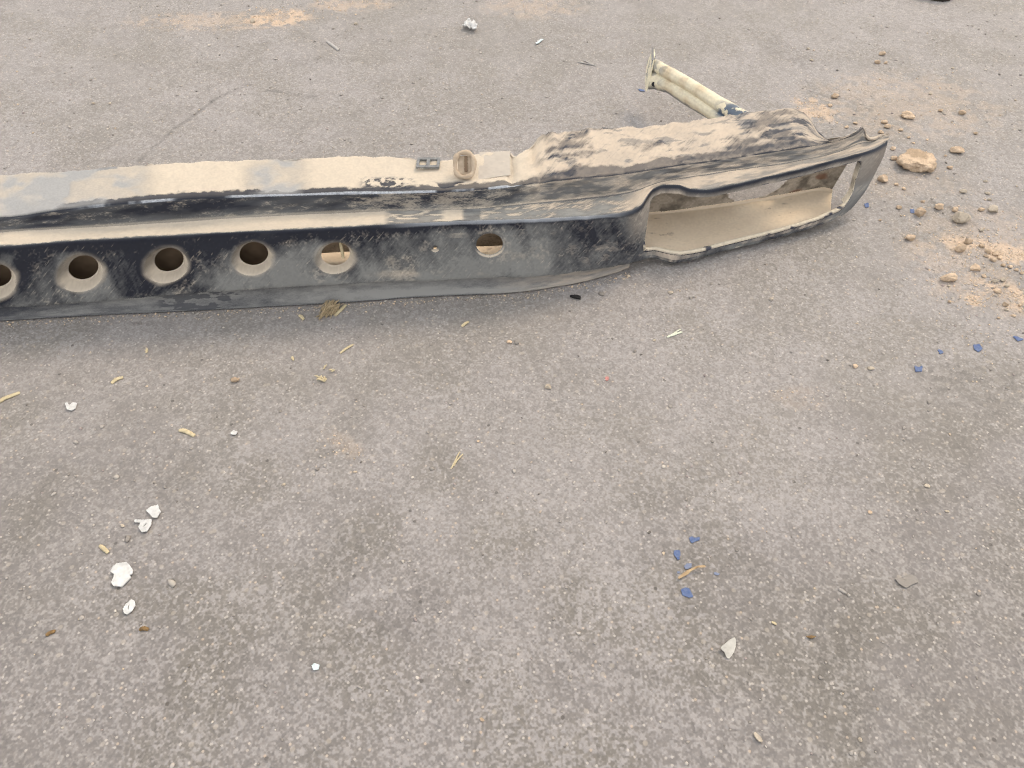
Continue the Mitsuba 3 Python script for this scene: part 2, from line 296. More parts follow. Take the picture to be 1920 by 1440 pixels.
P0 = at_z(ss, c0(ss), .003)
w = np.clip((ss - 1120) / 120, 0, 1); w = w * w * (3 - 2 * w)
P2m = at_y(ss, c2(ss), P0[:, 1] - .004)
z2w = Pchip([1100, 1190, 1265, 1593], [.03, .022, .010, .020], extrapolate=True)
P2w = at_z(low_px(ss), c2(low_px(ss)), z2w(low_px(ss)))
P2 = P2m * (1 - w)[:, None] + P2w * w[:, None]
P3m = at_y(ss, c3(ss), P2m[:, 1] + .014)
z3 = float(np.interp(1100, ss, P3m[:, 2]))
z3w = Pchip([1000, 1190, 1300, 1666], [z3, z3, z3, z3 - .015], extrapolate=True)(ss)
P3w = at_z(ss, c3(ss), z3w)
P3 = P3m * (1 - w)[:, None] + P3w * w[:, None]
P4 = at_z(ss, c4(ss), P3[:, 2] + .005)
P5 = at_y(ss, c5(ss), P4[:, 1] + .008)
z5 = P5[:, 2].copy(); k5 = np.exp(-np.linspace(-2, 2, 41) ** 2); k5 /= k5.sum()
P6 = at_z(ss, c5(ss) - 4 + 3 * np.clip((ss - 1560) / 40, 0, 1), P5[:, 2] + .003)                   # rolled top edge
z7 = P5[:, 2] + .006 - .004 * np.clip((ss - 1480) / 60, 0, 1)
z7 = np.convolve(np.pad(z7, 20, mode='edge'), k5, mode='valid') 
jag = (meshkit.fbm(np.stack([ss * .06, 0 * ss, 0 * ss], -1), 3, seed=2) - .5) * 5 * np.clip((1540 - ss) / 60, 0, 1) * (1 + .9 * (np.abs(ss - 1050) < 90))
P7 = at_z(ss, c7(ss) + jag, z7)
P8 = P7 + np.array([0, .004, -.022]) * np.clip((1500 - ss) / 60, .12, 1)[:, None]
P1 = P2 + np.array([0, .014, -.002])                               # the face's bottom edge is turned in
LINES = [P1, P2, P3, P4, P5, P7, P8]                                # t = 1, 2, 3, 4, 5, 6, 7
DEL = {2: (.25, .05), 3: (.045, .13), 4: (.12, .12), 5: (.18, .07), 6: (.014, .10)}
def base_at(s, t):
    k = np.clip(np.floor(t).astype(int), 1, 6); f = (t - k)[:, None]
    A = np.stack([np.stack([np.interp(s, ss, L[:, j]) for j in range(3)], -1) for L in LINES])
    i = np.arange(len(s))
    return A[k - 1, i] * (1 - f) + A[k, i] * f
def shell(s, t):
    s, t = np.asarray(s, float), np.asarray(t, float)
    out = base_at(s, t)
    for k, (da, db) in DEL.items():
        m = (t > k - da) & (t < k + db)
        if m.any():
            q = np.where(t[m] < k, .5 * (t[m] - k + da) / da, .5 + .5 * (t[m] - k) / db)[:, None]
            a, b, c = base_at(s[m], np.full(m.sum(), k - da)), base_at(s[m], np.full(m.sum(), float(k))), base_at(s[m], np.full(m.sum(), k + db))
            out[m] = (1 - q) ** 2 * a + 2 * q * (1 - q) * b + q * q * c
    f = np.clip(t - 2, 0, 1)
    out[:, 0] += .0105 * 4 * f * (1 - f) * np.clip((s - 1590) / 76, 0, 1) ** 1.3   # the end post bulges outwards
    return out

# where the photograph's holes lie on the face
HOLES = [(-12, 527, 44, 27, .017), (150, 511, 44, 28, .017), (312, 496, 42, 27.5, .017), (473, 484, 39, 27, .016), (628, 483, 37, 27, .013), (918, 457, 30, 25, .002), (816, 465, 8, 3.2, .004), (-175, 542, 46, 27.5, .017)]
def face_t(px, py): return 2 + (c2(px) - py) / (c2(px) - c3(px))
def pxh(px): return float(c2(px) - c3(px))
VY = 1 / .80                                                       # an upright face is foreshortened in height
tl = np.unique(np.round(np.concatenate([np.linspace(1, 1.75, 5), np.linspace(1.75, 2.05, 8), np.linspace(2.05, 2.945, 26), np.linspace(2.945, 3.16, 9), np.linspace(3.16, 3.85, 9), np.linspace(3.85, 4.15, 9), np.linspace(4.15, 4.78, 7), np.linspace(4.78, 5.09, 12), np.linspace(5.09, 5.95, 18), np.linspace(5.95, 6.12, 9), [6.3], [6.6, 7.0]]), 4))
SG, TG = np.meshgrid(ss, tl, indexing='ij')
grid = np.stack([SG.ravel(), TG.ravel()], -1)
# lamp opening, in (s, t)
def rounded(poly, r): return Polygon(poly).buffer(-r).buffer(2 * r).buffer(-r)
TS = 120.0
open_poly = rounded([(1207, 2.13 * TS), (1213, 2.5 * TS), (1220, 2.885 * TS), (1300, 2.90 * TS), (1420, 2.89 * TS), (1540, 2.885 * TS), (1624, 2.885 * TS), (1628, 2.6 * TS), (1637, 2.35 * TS), (1631, 2.17 * TS), (1585, 2.12 * TS), (1500, 2.11 * TS), (1350, 2.11 * TS), (1260, 2.13 * TS)], 7)
ring = open_poly.exterior
ob = np.array([ring.interpolate(q).coords[0] for q in np.linspace(0, ring.length, 260, endpoint=False)])
keep = np.ones(len(grid), bool)
gs = grid * [1, TS]
dist = np.array([ring.distance(Point(a)) if 1190 < a[0] < 1650 and 235 < a[1] < 365 else 99 for a in gs])
keep &= dist > 2.2
keep &= ~((dist < 99) & contains_xy(open_poly, gs[:, 0], gs[:, 1]))
disp_extra = {}
hole_info = []
for (hx, hy, R, r, dep) in HOLES:
    H = pxh(hx); ht = float(face_t(hx, hy)); kt = .80 / H          # px of radius to t
    d = np.hypot(grid[:, 0] - hx, (grid[:, 1] - ht) / kt)
    keep &= ~(d < R + 3.5)
    hole_info.append((hx, ht, kt, R, r, dep))
P = [grid[keep], ob / [1, TS]]
RINGS[:] = [(h[0], h[1], h[2], h[3], h[4]) for h in hole_info if h[3] > 35]
for (hx, ht, kt, R, r, dep) in hole_info:
    n = 72 if R > 20 else 24
    th = np.arange(n) * 2 * np.pi / n
    for q in np.linspace(r, R + 2, 9 if R > 20 else 4):
        P.append(np.stack([hx + q * np.cos(th), ht + q * kt * np.sin(th)], -1))
P = np.vstack(P)
P = P[np.argsort(P[:, 0], kind='stable')]
tri = Delaunay(P * [1, TS]).simplices
cen = P[tri].mean(1)
bad = contains_xy(open_poly, cen[:, 0], cen[:, 1] * TS)
for (hx, ht, kt, R, r, dep) in hole_info:
    bad |= np.hypot(cen[:, 0] - hx, (cen[:, 1] - ht) / kt) < r - .05
a2 = np.cross(P[tri[:, 1]] - P[tri[:, 0]], P[tri[:, 2]] - P[tri[:, 0]])
bad |= np.abs(a2) < 1e-9
tri = np.where((a2 > 0)[:, None], tri, tri[:, ::-1])[~bad]
V = shell(P[:, 0], P[:, 1])
def normals(v, f):
    n = np.zeros_like(v); fn = np.cross(v[f[:, 1]] - v[f[:, 0]], v[f[:, 2]] - v[f[:, 0]])
    for k in range(3): np.add.at(n, f[:, k], fn)
    return n / np.maximum(np.linalg.norm(n, axis=1, keepdims=True), 1e-20)
N = normals(V, tri)
if (N[(P[:, 1] > 5.3) & (P[:, 1] < 5.8), 2]).mean() < 0: tri = tri[:, ::-1]; N = -N
depth = np.zeros(len(P))
for (hx, ht, kt, R, r, dep) in hole_info:                            # pressed-in flares
    d = np.hypot(P[:, 0] - hx, (P[:, 1] - ht) / kt)
    q = np.clip((R - d) / (R - r), 0, 1)
    depth += dep * (q * q * (3 - 2 * q)) ** .8
# dents and waviness of beaten sheet
dn = (meshkit.fbm(np.stack([P[:, 0] * .011, P[:, 1] * 1.6, 0 * P[:, 0]], -1), 3, seed=3) - .5) * .004
dn += (meshkit.fbm(np.stack([P[:, 0] * .05, P[:, 1] * 3.5, 0 * P[:, 0]], -1), 3, seed=5) - .5) * .0022 * (1 + 1.2 * (P[:, 0] > 960))
crum = np.exp(-((P[:, 0] - 1005) / 45) ** 2) * np.clip((P[:, 1] - 4.2) / .6, 0, 1)
dn += (meshkit.fbm(np.stack([P[:, 0] * .075, P[:, 1] * 2.6, 0 * P[:, 0] + 9], -1), 3, seed=8) - .5) * .016 * crum
def dent(s, t, rs, rt, d): return d * np.exp(-((P[:, 0] - s) / rs) ** 2 - ((P[:, 1] - t) / rt) ** 2)
dn -= dent(975, 4.6, 16, .5, .007) + dent(960, 5.5, 6, .6, .005) + dent(1000, 5.4, 8, .6, .006) + dent(1018, 4.75, 9, .4, .006) + dent(1068, 4.5, 22, .35, .006) + dent(860, 2.85, 22, .10, .004) + dent(1130, 2.5, 30, .3, .004) + dent(790, 5.7, 40, .3, .003) + dent(550, 5.5, 26, .5, .004)
V = V + N * (dn - depth)[:, None]
N = normals(V, tri)
def solid(V, tri, N, uv, th):
    """sheet metal with its thickness: front, back and the cut edge; the edge has vertices of its own"""
    e = np.sort(np.vstack([tri[:, [0, 1]], tri[:, [1, 2]], tri[:, [2, 0]]]), 1)
    d = np.vstack([tri[:, [0, 1]], tri[:, [1, 2]], tri[:, [2, 0]]])
    _, inv, cnt = np.unique(e, axis=0, return_inverse=True, return_counts=True)
    b = d[cnt[inv.ravel()] == 1]
    n = len(V); W = V - N * th
    ev = np.vstack([V[b[:, 0]], V[b[:, 1]], W[b[:, 0]], W[b[:, 1]]]); m = len(b); i = 2 * n + np.arange(m)
    ef = np.vstack([np.stack([i + m, i, i + 2 * m], -1), np.stack([i + m, i + 2 * m, i + 3 * m], -1)])
    return (np.vstack([V, W, ev]), np.vstack([tri, tri[:, ::-1] + n, ef])), np.vstack([uv, uv, uv[b[:, 0]], uv[b[:, 1]], uv[b[:, 0]], uv[b[:, 1]]])
uvs = P * [1e-3, .1]
mesh, uv2 = solid(V, tri, N, uvs, .0016)
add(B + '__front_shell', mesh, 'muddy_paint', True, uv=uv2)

def strip(rows, bsdf, key, uvrows=None, th=.0016, wave=0.0, seed=1, sub=1):
    """a sheet through rows of points (rows x n x 3)"""
    R = np.array(rows); m, n = R.shape[:2]
    if sub > 1:
        q = np.linspace(0, m - 1, (m - 1) * sub + 1); i = np.minimum(q.astype(int), m - 2); f = (q - i)[:, None, None]
        R = R[i] * (1 - f) + R[i + 1] * f; m = len(R)
    v = R.reshape(-1, 3)
    i, j = np.meshgrid(np.arange(m - 1), np.arange(n - 1), indexing='ij'); a = (i * n + j).ravel()
    f = np.vstack([np.stack([a, a + 1, a + n + 1], -1), np.stack([a, a + n + 1, a + n], -1)])
    N = normals(v, f)
    if wave: v = v + N * ((meshkit.fbm(v * 22, 3, seed=seed) - .5) * wave)[:, None]
    u = np.stack([np.tile(np.linspace(0, 1, n), m), np.repeat(np.linspace(0, 1, m), n)], -1) if uvrows is None else uvrows(m, n)
    ms, uu = solid(v, f, normals(v, f), u, th)
    return add(key, ms, bsdf, True, uv=uu)
# lower flange
sf = np.arange(S0, 1186, 6.0)
idx = lambda L: np.stack([np.interp(sf, ss, L[:, j]) for j in range(3)], -1)
f2, f0 = idx(P2), idx(P0)
ftop = f2 + np.array([0, .019, .002]); fb = f0.copy()
tp = np.clip((sf - 1080) / 105, 0, 1)[:, None]
fb = fb * (1 - tp * .5) + (ftop * [1, 1, .0] + [0, 0, .006]) * tp * .5
mid = ftop * .5 + fb * .5 + np.array([0, .002, 0])
strip([fb + [0, -.002, 0], fb + [0, 0, .004], mid, ftop], 'flange_paint', B + '__lower_flange', uvrows=lambda m, n: np.stack([np.tile(sf * 1e-3, m), np.repeat(np.linspace(0, .1, m), n)], -1), wave=.003, sub=3)
# the beam's inner floor, and an added back to keep the holes dark
sb = np.arange(S0, 1200, 10.0)
idb = lambda L: np.stack([np.interp(sb, ss, L[:, j]) for j in range(3)], -1)
b2, b7 = idb(P2), idb(P7)
fl0 = b2 + [0, .016, -.004]; fl1 = b2 + [0, .135, -.006]
strip([fl0, fl1], 'settled_dust', B + '__inner_floor', sub=6, wave=.003)
sb = np.arange(S0, 556, 10.0); b2, b7, b5 = idb(P2), idb(P7), idb(P5)
strip([b2 + [0, .062, -.003], b2 * .45 + b5 * .55 + [0, .045, 0], b5 + [0, .03, -.006]], 'cavity', B + '__added_hole_back', sub=3)
sb = np.arange(556, 1200, 10.0); b2, b7, b5 = idb(P2), idb(P7), idb(P5)
strip([b2 + [0, .075, .010], b2 + [0, .077, .03], b2 + [0, .08, .055]], 'soil', B + '__added_hole_back', sub=3, wave=.003)  # added strip, left open above and below so light reaches the floor
# rim of the lamp opening
def tube(path, rad, closed=False, n=10, cap=True):
    p = np.asarray(path, float); m = len(p); rad = np.broadcast_to(rad, (m,))
    t = (np.roll(p, -1, 0) - np.roll(p, 1, 0)) if closed else np.gradient(p, axis=0)
    t /= np.linalg.norm(t, axis=1, keepdims=True) + 1e-12
    ref = np.where(np.abs(t[:, 2:]) < .85, [0, 0, 1.0], [0, 1.0, 0]); a = np.cross(t, ref); a /= np.linalg.norm(a, axis=1, keepdims=True); b = np.cross(t, a)
    th = np.arange(n) * 2 * np.pi / n
    v = (p[:, None] + rad[:, None, None] * (np.cos(th)[None, :, None] * a[:, None] + np.sin(th)[None, :, None] * b[:, None])).reshape(-1, 3)
    i, j = np.meshgrid(np.arange(m if closed else m - 1), np.arange(n), indexing='ij'); i2, j2 = (i + 1) % m, (j + 1) % n
    f = np.vstack([np.stack([i * n + j, i2 * n + j, i2 * n + j2], -1).reshape(-1, 3), np.stack([i * n + j, i2 * n + j2, i * n + j2], -1).reshape(-1, 3)])
    if cap and not closed:
        v = np.vstack([v, p[0], p[-1]]); k = len(v) - 2
        f = np.vstack([f, [[k, (q + 1) % n, q] for q in range(n)], [[k + 1, (m - 1) * n + q, (m - 1) * n + (q + 1) % n] for q in range(n)]])
    return trimesh.Trimesh(v, f[:, ::-1], process=False)
obp = ob / [1, TS]
rimp = shell(obp[:, 0], obp[:, 1])
bottom = np.clip((2.32 - obp[:, 1]) / .15, 0, 1)
rimp[:, 1] += .002
rr = .0012 + .0032 * bottom
for _ in range(3): rimp = (np.roll(rimp, 1, 0) + rimp * 2 + np.roll(rimp, -1, 0)) / 4
add(B + '__lamp_opening_rim', tube(rimp, rr, closed=True), 'rim_paint', True)
rt = rimp[(obp[:, 0] > 1560) & (obp[:, 1] > 2.22) & ~((obp[:, 1] > 2.8) & (obp[:, 0] < 1606))]
rt = rt[np.argsort(np.arctan2(rt[:, 2] - rt[:, 2].mean(), rt[:, 0] - rt[:, 0].mean()))]
strip([rt, rt + [-.0015, .005, .0005], rt + [-.003, .011, .001]], 'rim_paint', B + '__lamp_opening_return', sub=3, wave=.002)
# lamp box: floor and back wall
sw = np.linspace(1204, 1560, 60)
lipc = curve([(1204, 476), (1224, 470), (1245, 469), (1265, 474), (1285, 478), (1322, 471), (1379, 454), (1436, 438), (1494, 422), (1551, 404), (1570, 396)])
fbk = curve([(1204, 404), (1350, 389), (1451, 373), (1494, 365), (1537, 358), (1556, 360), (1570, 374)])
Lf = at_z(sw, lipc(sw), .020); Lb = at_z(sw, fbk(sw), .020)
Lf2 = Lf + np.array([0, .006, .000])
strip([Lf, Lf2, Lf2 * .5 + Lb * .5 + [0, 0, -.004], Lb, Lb + [0, .004, .006]], 'settled_dust', B + '__lamp_box_floor', sub=5, wave=.004, seed=4)
# back wall with its cut-out
wl = np.linspace(1196, 1557, 90)
bw = at_z(wl, fbk(wl), .018)
ztop = z3 - .004
hole = Polygon([(1362, 362), (1368, 373), (1379, 380), (1394, 379), (1436, 368), (1459, 356), (1477, 339), (1470, 300), (1360, 300)]).buffer(-3).buffer(3)
q = np.linspace(0, 1, 40)
rows = []
top = bw.copy(); top[:, 2] = ztop + .0
# slanted right edge: the wall reaches further right at its top
topx = np.interp(wl, [1196, 1450, 1557], [0, .0, .030])
top[:, 0] += topx; top[:, 1] += .012
Wv = (bw[None] * (1 - q)[:, None, None] + top[None] * q[:, None, None])
hp = Wv.reshape(-1, 3) - EYE
sx = 960 + FOC * (hp @ RGT) / (hp @ FWD); sy = 720 - FOC * (hp @ UPV) / (hp @ FWD)
m, n = Wv.shape[:2]
i, j = np.meshgrid(np.arange(m - 1), np.arange(n - 1), indexing='ij'); a = (i * n + j).ravel()
f = np.vstack([np.stack([a, a + 1, a + n + 1], -1), np.stack([a, a + n + 1, a + n], -1)])
cut = contains_xy(hole, sx[f].mean(1), sy[f].mean(1))
f = f[~cut]
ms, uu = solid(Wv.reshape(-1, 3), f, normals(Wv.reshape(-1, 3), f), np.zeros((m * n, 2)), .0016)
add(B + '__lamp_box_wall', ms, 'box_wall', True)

# oval welded loop and small clip on the top flange
def top_at(px, py): 
    t5, t7 = c5(px), c7(px); return shell(np.array([px]), np.array([5 + np.clip((t5 - py) / (t5 - t7), 0, 1)]))[0]
lp = top_at(868, 318); sc = mpp(868, 300)
th = np.linspace(0, 2 * np.pi, 48, endpoint=False)
sq = lambda x, e: np.sign(x) * np.abs(x) ** e
lo = np.stack([13.5 * sc * sq(np.cos(th), .8), 12 * sc * sq(np.sin(th), .75), 12.5 * sc * sq(np.sin(th), .75)], -1)
loc = at_z(871.0, 309.0, lp[2] + 12.5 * sc + .003)
add(B + '__weld_loop', tube(loc + lo, .0039 + .0008 * np.sin(5 * th + 1), closed=True), 'dusty_weld', True)
tl_ = trimesh.transformations.rotation_matrix(-.75, [1, 0, 0])
bk = trimesh.creation.box([19 * sc, .003, 26 * sc]); bk.apply_transform(tl_); bk.apply_translation(loc + [0, .003, -.003])
sl = trimesh.creation.box([4.5 * sc, .003, 22 * sc]); sl.apply_transform(tl_); sl.apply_translation(loc + [2 * sc, .0025, 0])
add(B + '__weld_loop__slot', sl, 'cavity')
add(B + '__weld_loop__slot_plate', bk, 'dusty_weld')
cp = top_at(803, 309)
cl = []
for dx, dy, wx, wy in ((0, -9, 34, 4), (0, 7, 34, 4), (-15, -1, 4, 14), (15, -1, 4, 14), (0, -1, 5, 14)):
    b = trimesh.creation.box([wx * sc, wy * sc * 1.3, .003]); b.apply_translation(cp + [dx * sc, -dy * sc * 1.3, .0015]); cl.append(b)
add(B + '__clip', trimesh.util.concatenate(cl), 'zinc')
tabq = [at_z(np.array(a, float), np.array(b, float), lp[2] + z) for a, b, z in (((897, 957), (336, 328), -.001), ((898, 956), (300, 297), .0015), ((899, 957), (284, 283), .003))]
tabq = [np.linspace(x[0], x[1], 14) for x in tabq]
strip(tabq, 'pale_dust', B + '__spacer_tab', sub=5, wave=.004, seed=8)

# mounting arm behind the wing
ua = np.linspace(0, 1, 30)
def arm_line(pts, z0, z1):
    a = np.array(pts, float); l = np.concatenate([[0], np.cumsum(np.hypot(*np.diff(a, axis=0).T))]); l /= l[-1]
    return at_z(np.interp(ua, l, a[:, 0]), np.interp(ua, l, a[:, 1]), z0 + (z1 - z0) * ua)
Aup = arm_line([(1229, 114), (1267, 134), (1296, 151), (1342, 180), (1373, 197), (1440, 236)], .100, .150)
Agr = arm_line([(1220, 131), (1240, 142), (1275, 161), (1308, 182), (1337, 203), (1395, 244)], .080, .130)
Alo = arm_line([(1217, 165), (1229, 165), (1254, 172), (1283, 192), (1317, 212), (1375, 250)], .062, .110)
def belly(A, Bq, h):
    nrm = np.cross(np.gradient(A, axis=0), Bq - A); nrm /= np.linalg.norm(nrm, axis=1, keepdims=True)
    nrm *= np.sign((nrm * (EYE - A)).sum(1))[:, None]
    return [A * (1 - q) + Bq * q + nrm * h * .52 * min(1.0, 3.4 * min(q, 1 - q)) ** .8 * (.8 + .4 * q) for q in np.linspace(0, 1, 13)[(0 if h == .013 else 1):]]
rows = belly(Aup, Agr, .013) + belly(Agr, Alo, .0131)
rows = [Aup + np.array([.012, .018, -.012])] + rows + [Alo + np.array([0, .012, -.006])]
strip(rows, 'cream_paint', B + '__mounting_arm', th=.003, wave=.002, seed=11, uvrows=lambda m, n: np.stack([np.tile(ua, m), np.repeat(np.linspace(0, 1, m), n)], -1))
e0, e1, e2 = Aup[0], Agr[0], Alo[0]
pl = trimesh.Trimesh(*[None] * 0) if False else None
pv = np.array([e0 + [-.002, -.004, .012], e1 + [-.004, -.006, 0], e2 + [-.004, -.008, -.004], e2 + [-.002, .03, -.002], e1 + [0, .035, 0], e0 + [0, .03, .012]])
pv2 = np.vstack([pv, pv + [-.004, 0, 0]])
hull = trimesh.convex.convex_hull(pv2)
add(B + '__mounting_arm__end_plate', hull, 'cream_paint')
hb = trimesh.creation.cylinder(.005, .006, sections=16); hb.apply_transform(trimesh.geometry.align_vectors([0, 0, 1], EYE - e2)); hb.apply_translation(at_z(1226, 158, .072))
add(B + '__mounting_arm__hole_shade', hb, 'black_plastic', 30)  # black disc standing in for the shade of the end plate's hole
st0 = at_z(1224, 112, .112)
add(B + '__mounting_arm__stud', tube([st0, st0 + [-.002, .004, .014], st0 + [-.002, .006, .024]], [.003, .0026, .002]), 'grey_stick', True)

# ---------------------------------------------------------------- clods and stones
def rock(w, seed, flat=.6, ratio=.8, sub=3, rough=.35, facets=5, slab=False):
    m = trimesh.creation.icosphere(sub, 1.0); v = m.vertices.copy()
    o = np.array([seed * 3.1, seed * 1.7, seed * .9])
    d = 1 + rough * 1.5 * (meshkit.fbm(v * 1.3 + o, 3, seed=seed) - .5) * 1.6 + rough * .55 * (meshkit.fbm(v * 4.5 + o, 3, seed=seed + 9) - .5)
    v = v * d[:, None]
    r = np.random.default_rng(seed)
    for _ in range(facets):                                              # broken faces
        nrm = r.normal(size=3); nrm /= np.linalg.norm(nrm); h = r.uniform(.55, .82)
        ex = np.clip(v @ nrm - h, 0, None); v = v - ex[:, None] * nrm * .95
    if slab:
        v[:, 2] = np.tanh(v[:, 2] * 3.2) * .62 + .10 * (meshkit.fbm(v * 5 + o, 3, seed=seed + 3) - .5)
        an = np.arctan2(v[:, 1], v[:, 0]); v[:, :2] *= (1 + .20 * (meshkit.fbm(np.stack([np.cos(an) * 2.2, np.sin(an) * 2.2, 0 * an + seed], -1), 3, seed=seed) - .5) * 2)[:, None]
    v = v * [w / 2, w / 2 * ratio, w / 2 * flat]
    a = r.uniform(0, np.pi * 2) if ratio > .9 else r.uniform(-.5, .5)
    c, s_ = math.cos(a), math.sin(a); v = v @ np.array([[c, s_, 0], [-s_, c, 0], [0, 0, 1]])
    v[:, 2] -= np.percentile(v[:, 2], 12)
    return trimesh.Trimesh(v, m.faces, process=False)
def put_rock(name, px, py, wpx, label, cat='clod', group=None, mat='soil', seed=0, **kw):
    k = root(name); m = rock(wpx * mpp(px, py), seed or int(px * 7 + py), **kw)
    m.apply_translation(at_z(px, py + wpx * .12) * [1, 1, 0])
    scene[k] = mikit.ply(m, mat, 30); tag(k, label, cat, group)
put_rock('soil_clod', 1718, 303, 60, 'largest flat tan clod of dried soil beside the bumper tip', seed=12, flat=.50, ratio=1.0, sub=5, rough=.40, facets=0, slab=True)
put_rock('soil_clod', 1792, 282, 25, 'tan clod alone to the upper right of the largest clod', seed=21, sub=4)
put_rock('soil_clod', 1701, 217, 22, 'lumpy two-knobbed tan clod behind the bumper tip', seed=30, sub=4, rough=.6)
put_rock('soil_clod', 1565, 180, 17, 'rounded tan clod behind the rear corner of the top plate', seed=31)
put_rock('soil_clod', 1654, 338, 20, 'tan clod just right of the bumper end post', seed=40, flat=.8)
put_rock('soil_clod', 1723, 400, 22, 'blocky tan clod with a blue paint dab at its left', seed=41, flat=.75, sub=4)
put_rock('soil_clod', 1758, 389, 17, 'round tan clod left of the pale grey lump', seed=45, flat=.8)
put_rock('soil_clod', 1707, 446, 22, 'heart shaped tan clod lying alone right of the bumper wing', seed=47, ratio=.7, rough=.5)
put_rock('soil_clod', 1779, 522, 32, 'long pointed pinkish brown clod below the spilled soil', seed=51, ratio=.55, flat=.5, sub=4)
put_rock('soil_clod', 1813, 453, 20, 'long tan crumb at the upper left of the spilled soil', seed=52, ratio=.5)
put_rock('soil_clod', 1799, 468, 19, 'tan clod with dark left side at the left of the spilled soil', seed=53, flat=.9)
put_rock('soil_clod', 1827, 503, 19, 'dark brown crumbling clod in the spilled soil', seed=54, rough=.6)
put_rock('soil_clod', 441, 712, 17, 'orange brown clod alone on the asphalt left of centre', seed=55, flat=.5)
put_rock('stone', 1798, 410, 32, 'pale grey angular stone, largest of the pale ones right of the bumper', 'stone', mat='pale_stone', seed=61, flat=.7, sub=4)
put_rock('stone', 1860, 394, 21, 'whitish rounded stone near the right edge above the spilled soil', 'stone', mat='pale_stone', seed=62, sub=4)
LONE = ['cream pebble below the bumper left of the black sliver', 'cream curled pebble left of the pink speck', 'tan pebble far right on the near asphalt', 'tan pebble left of the one far right on the near asphalt', 'tan pebble at the bottom edge on the right',
        'grey pebble just below the bumper wing', 'flat tan pebble near the bottom edge in the middle', 'small pebble below the gap between bumper face and wing', 'small brown pebble at the right above the mud flake', 'left one of two pale pebbles left of the blue splats at the right',
        'right one of two pale pebbles left of the blue splats at the right', 'tiny cream pebble left of the pale green grass sprig', 'tiny tan pebble above the crossed straw needles', 'tiny pebble left of the crossed straw needles', 'tiny pebble left of the touching pair of white chips']
FAR = ['pale pebble on the sandy stain at the top', 'tiny pebble right of the sandy stain at the top', 'left one of two tiny pebbles on the far left asphalt', 'right one of two tiny pebbles on the far left asphalt', 'upper one of two tiny pebbles behind the bumper end', 'lower one of two tiny pebbles behind the bumper end', 'tiny pebble alone at the upper right', 'tiny pebble above the two-knobbed clod']
AMONG = ['grey pebble above the pale grey angular stone', 'white pebble below the whitish rounded stone', 'left one of three pale pebbles in a row below the spilled soil', 'middle one of three pale pebbles in a row below the spilled soil', 'right one of three pale pebbles in a row below the spilled soil', 'white pebble below the spilled soil near the right edge',
         'tiny white pebble touching the long pointed clod', 'topmost of three white slivers of stone near the right edge', 'middle one of three white slivers of stone near the right edge', 'lowest of three white slivers of stone near the right edge']
small = [(1653, 101, 13), (1644, 117, 12), (1660, 118, 8), (1556, 198, 9), (1658, 229, 13), (1663, 237, 14), (1652, 248, 11), (1688, 244, 9), (1604, 231, 9), (1587, 238, 9), (1674, 279, 11), (1675, 297, 14), (1694, 354, 8),
         (1780, 314, 11), (1763, 208, 9), (1802, 212, 14), (1829, 250, 9), (1685, 389, 11), (1789, 393, 14), (1839, 393, 12), (1780, 566, 8), (1884, 571, 12), (1839, 461, 11), (1853, 472, 13), (1866, 476, 14), (1860, 487, 13), (1874, 483, 11), (1848, 480, 9),
         (1872, 596, 7), (1650, 413, 6), (1844, 518, 9), (1870, 546, 13), (1881, 497, 9), (1893, 500, 10), (1905, 506, 9), (1915, 512, 8), (1730, 378, 8), (1680, 346, 9), (1703, 258, 7), (1712, 268, 6), (1738, 262, 6), (1772, 292, 6), (1900, 592, 8), (1912, 572, 9)]
CRUMB = {0: 'topmost tan soil crumb of the three far behind the bumper tip', 1: 'left one of the three soil crumbs far behind the bumper tip', 2: 'smallest of the three soil crumbs far behind the bumper tip', 3: 'soil crumb behind the rear corner of the top plate, left of the rounded clod', 4: 'upper crumb of the touching pair behind the bumper tip', 5: 'lower crumb of the touching pair behind the bumper tip',
         6: 'soil crumb closest behind the bumper end corner', 10: 'upper soil crumb between the bumper tip and the largest clod', 11: 'lower soil crumb between the bumper tip and the largest clod', 13: 'round soil crumb below the clod right of the largest clod', 15: 'long flat soil crumb at the upper right', 17: 'soil crumb between the bumper wing and the blocky clod', 18: 'soil crumb just above the pale grey angular stone', 19: 'soil crumb left of the whitish rounded stone', 28: 'soil crumb above the blue splats near the right edge'}
for q, (px, py, wpx) in enumerate(small):
    put_rock('soil_crumb', px, py, wpx, CRUMB.get(q, *[(z,) for lim, z in ((300, 'tiny tan soil crumb on the asphalt around the largest clod'), (440, 'small tan soil crumb between the bumper end and the pale grey stone'), (2000, 'tan soil crumb in the spilled soil at the right edge')) if py < lim][0]), 'soil crumb', 'soil crumbs right of the bumper', seed=100 + q, flat=.6, sub=2)
for q, (px, py, wpx) in enumerate([(1806, 360, 13), (1840, 432, 10), (1864, 527, 12), (1879, 525, 12), (1887, 536, 12), (1887, 581, 8), (1779, 536, 7), (1847, 340, 8), (1851, 363, 10), (1855, 375, 8)]):
    put_rock('pebble', px, py, wpx, AMONG[q], 'pebble', 'pale pebbles among the soil crumbs', mat='pale_stone', seed=200 + q, sub=2, ratio=.6)
for q, (px, py, wpx) in enumerate([(955, 641, 11), (1027, 725, 15), (1738, 910, 11), (1630, 960, 10), (1612, 1386, 10), (1447, 560, 9), (904, 1348, 10), (1257, 548, 10), (1775, 958, 8), (1603, 686, 12), (1632, 690, 13), (1227, 638, 7), (897, 827, 7), (532, 908, 8), (230, 985, 9)]):
    put_rock('pebble', px, py, wpx, LONE[q], 'pebble', 'lone pebbles in front of the bumper', mat='pale_stone' if q % 3 else 'soil', seed=300 + q, sub=2, flat=.45)
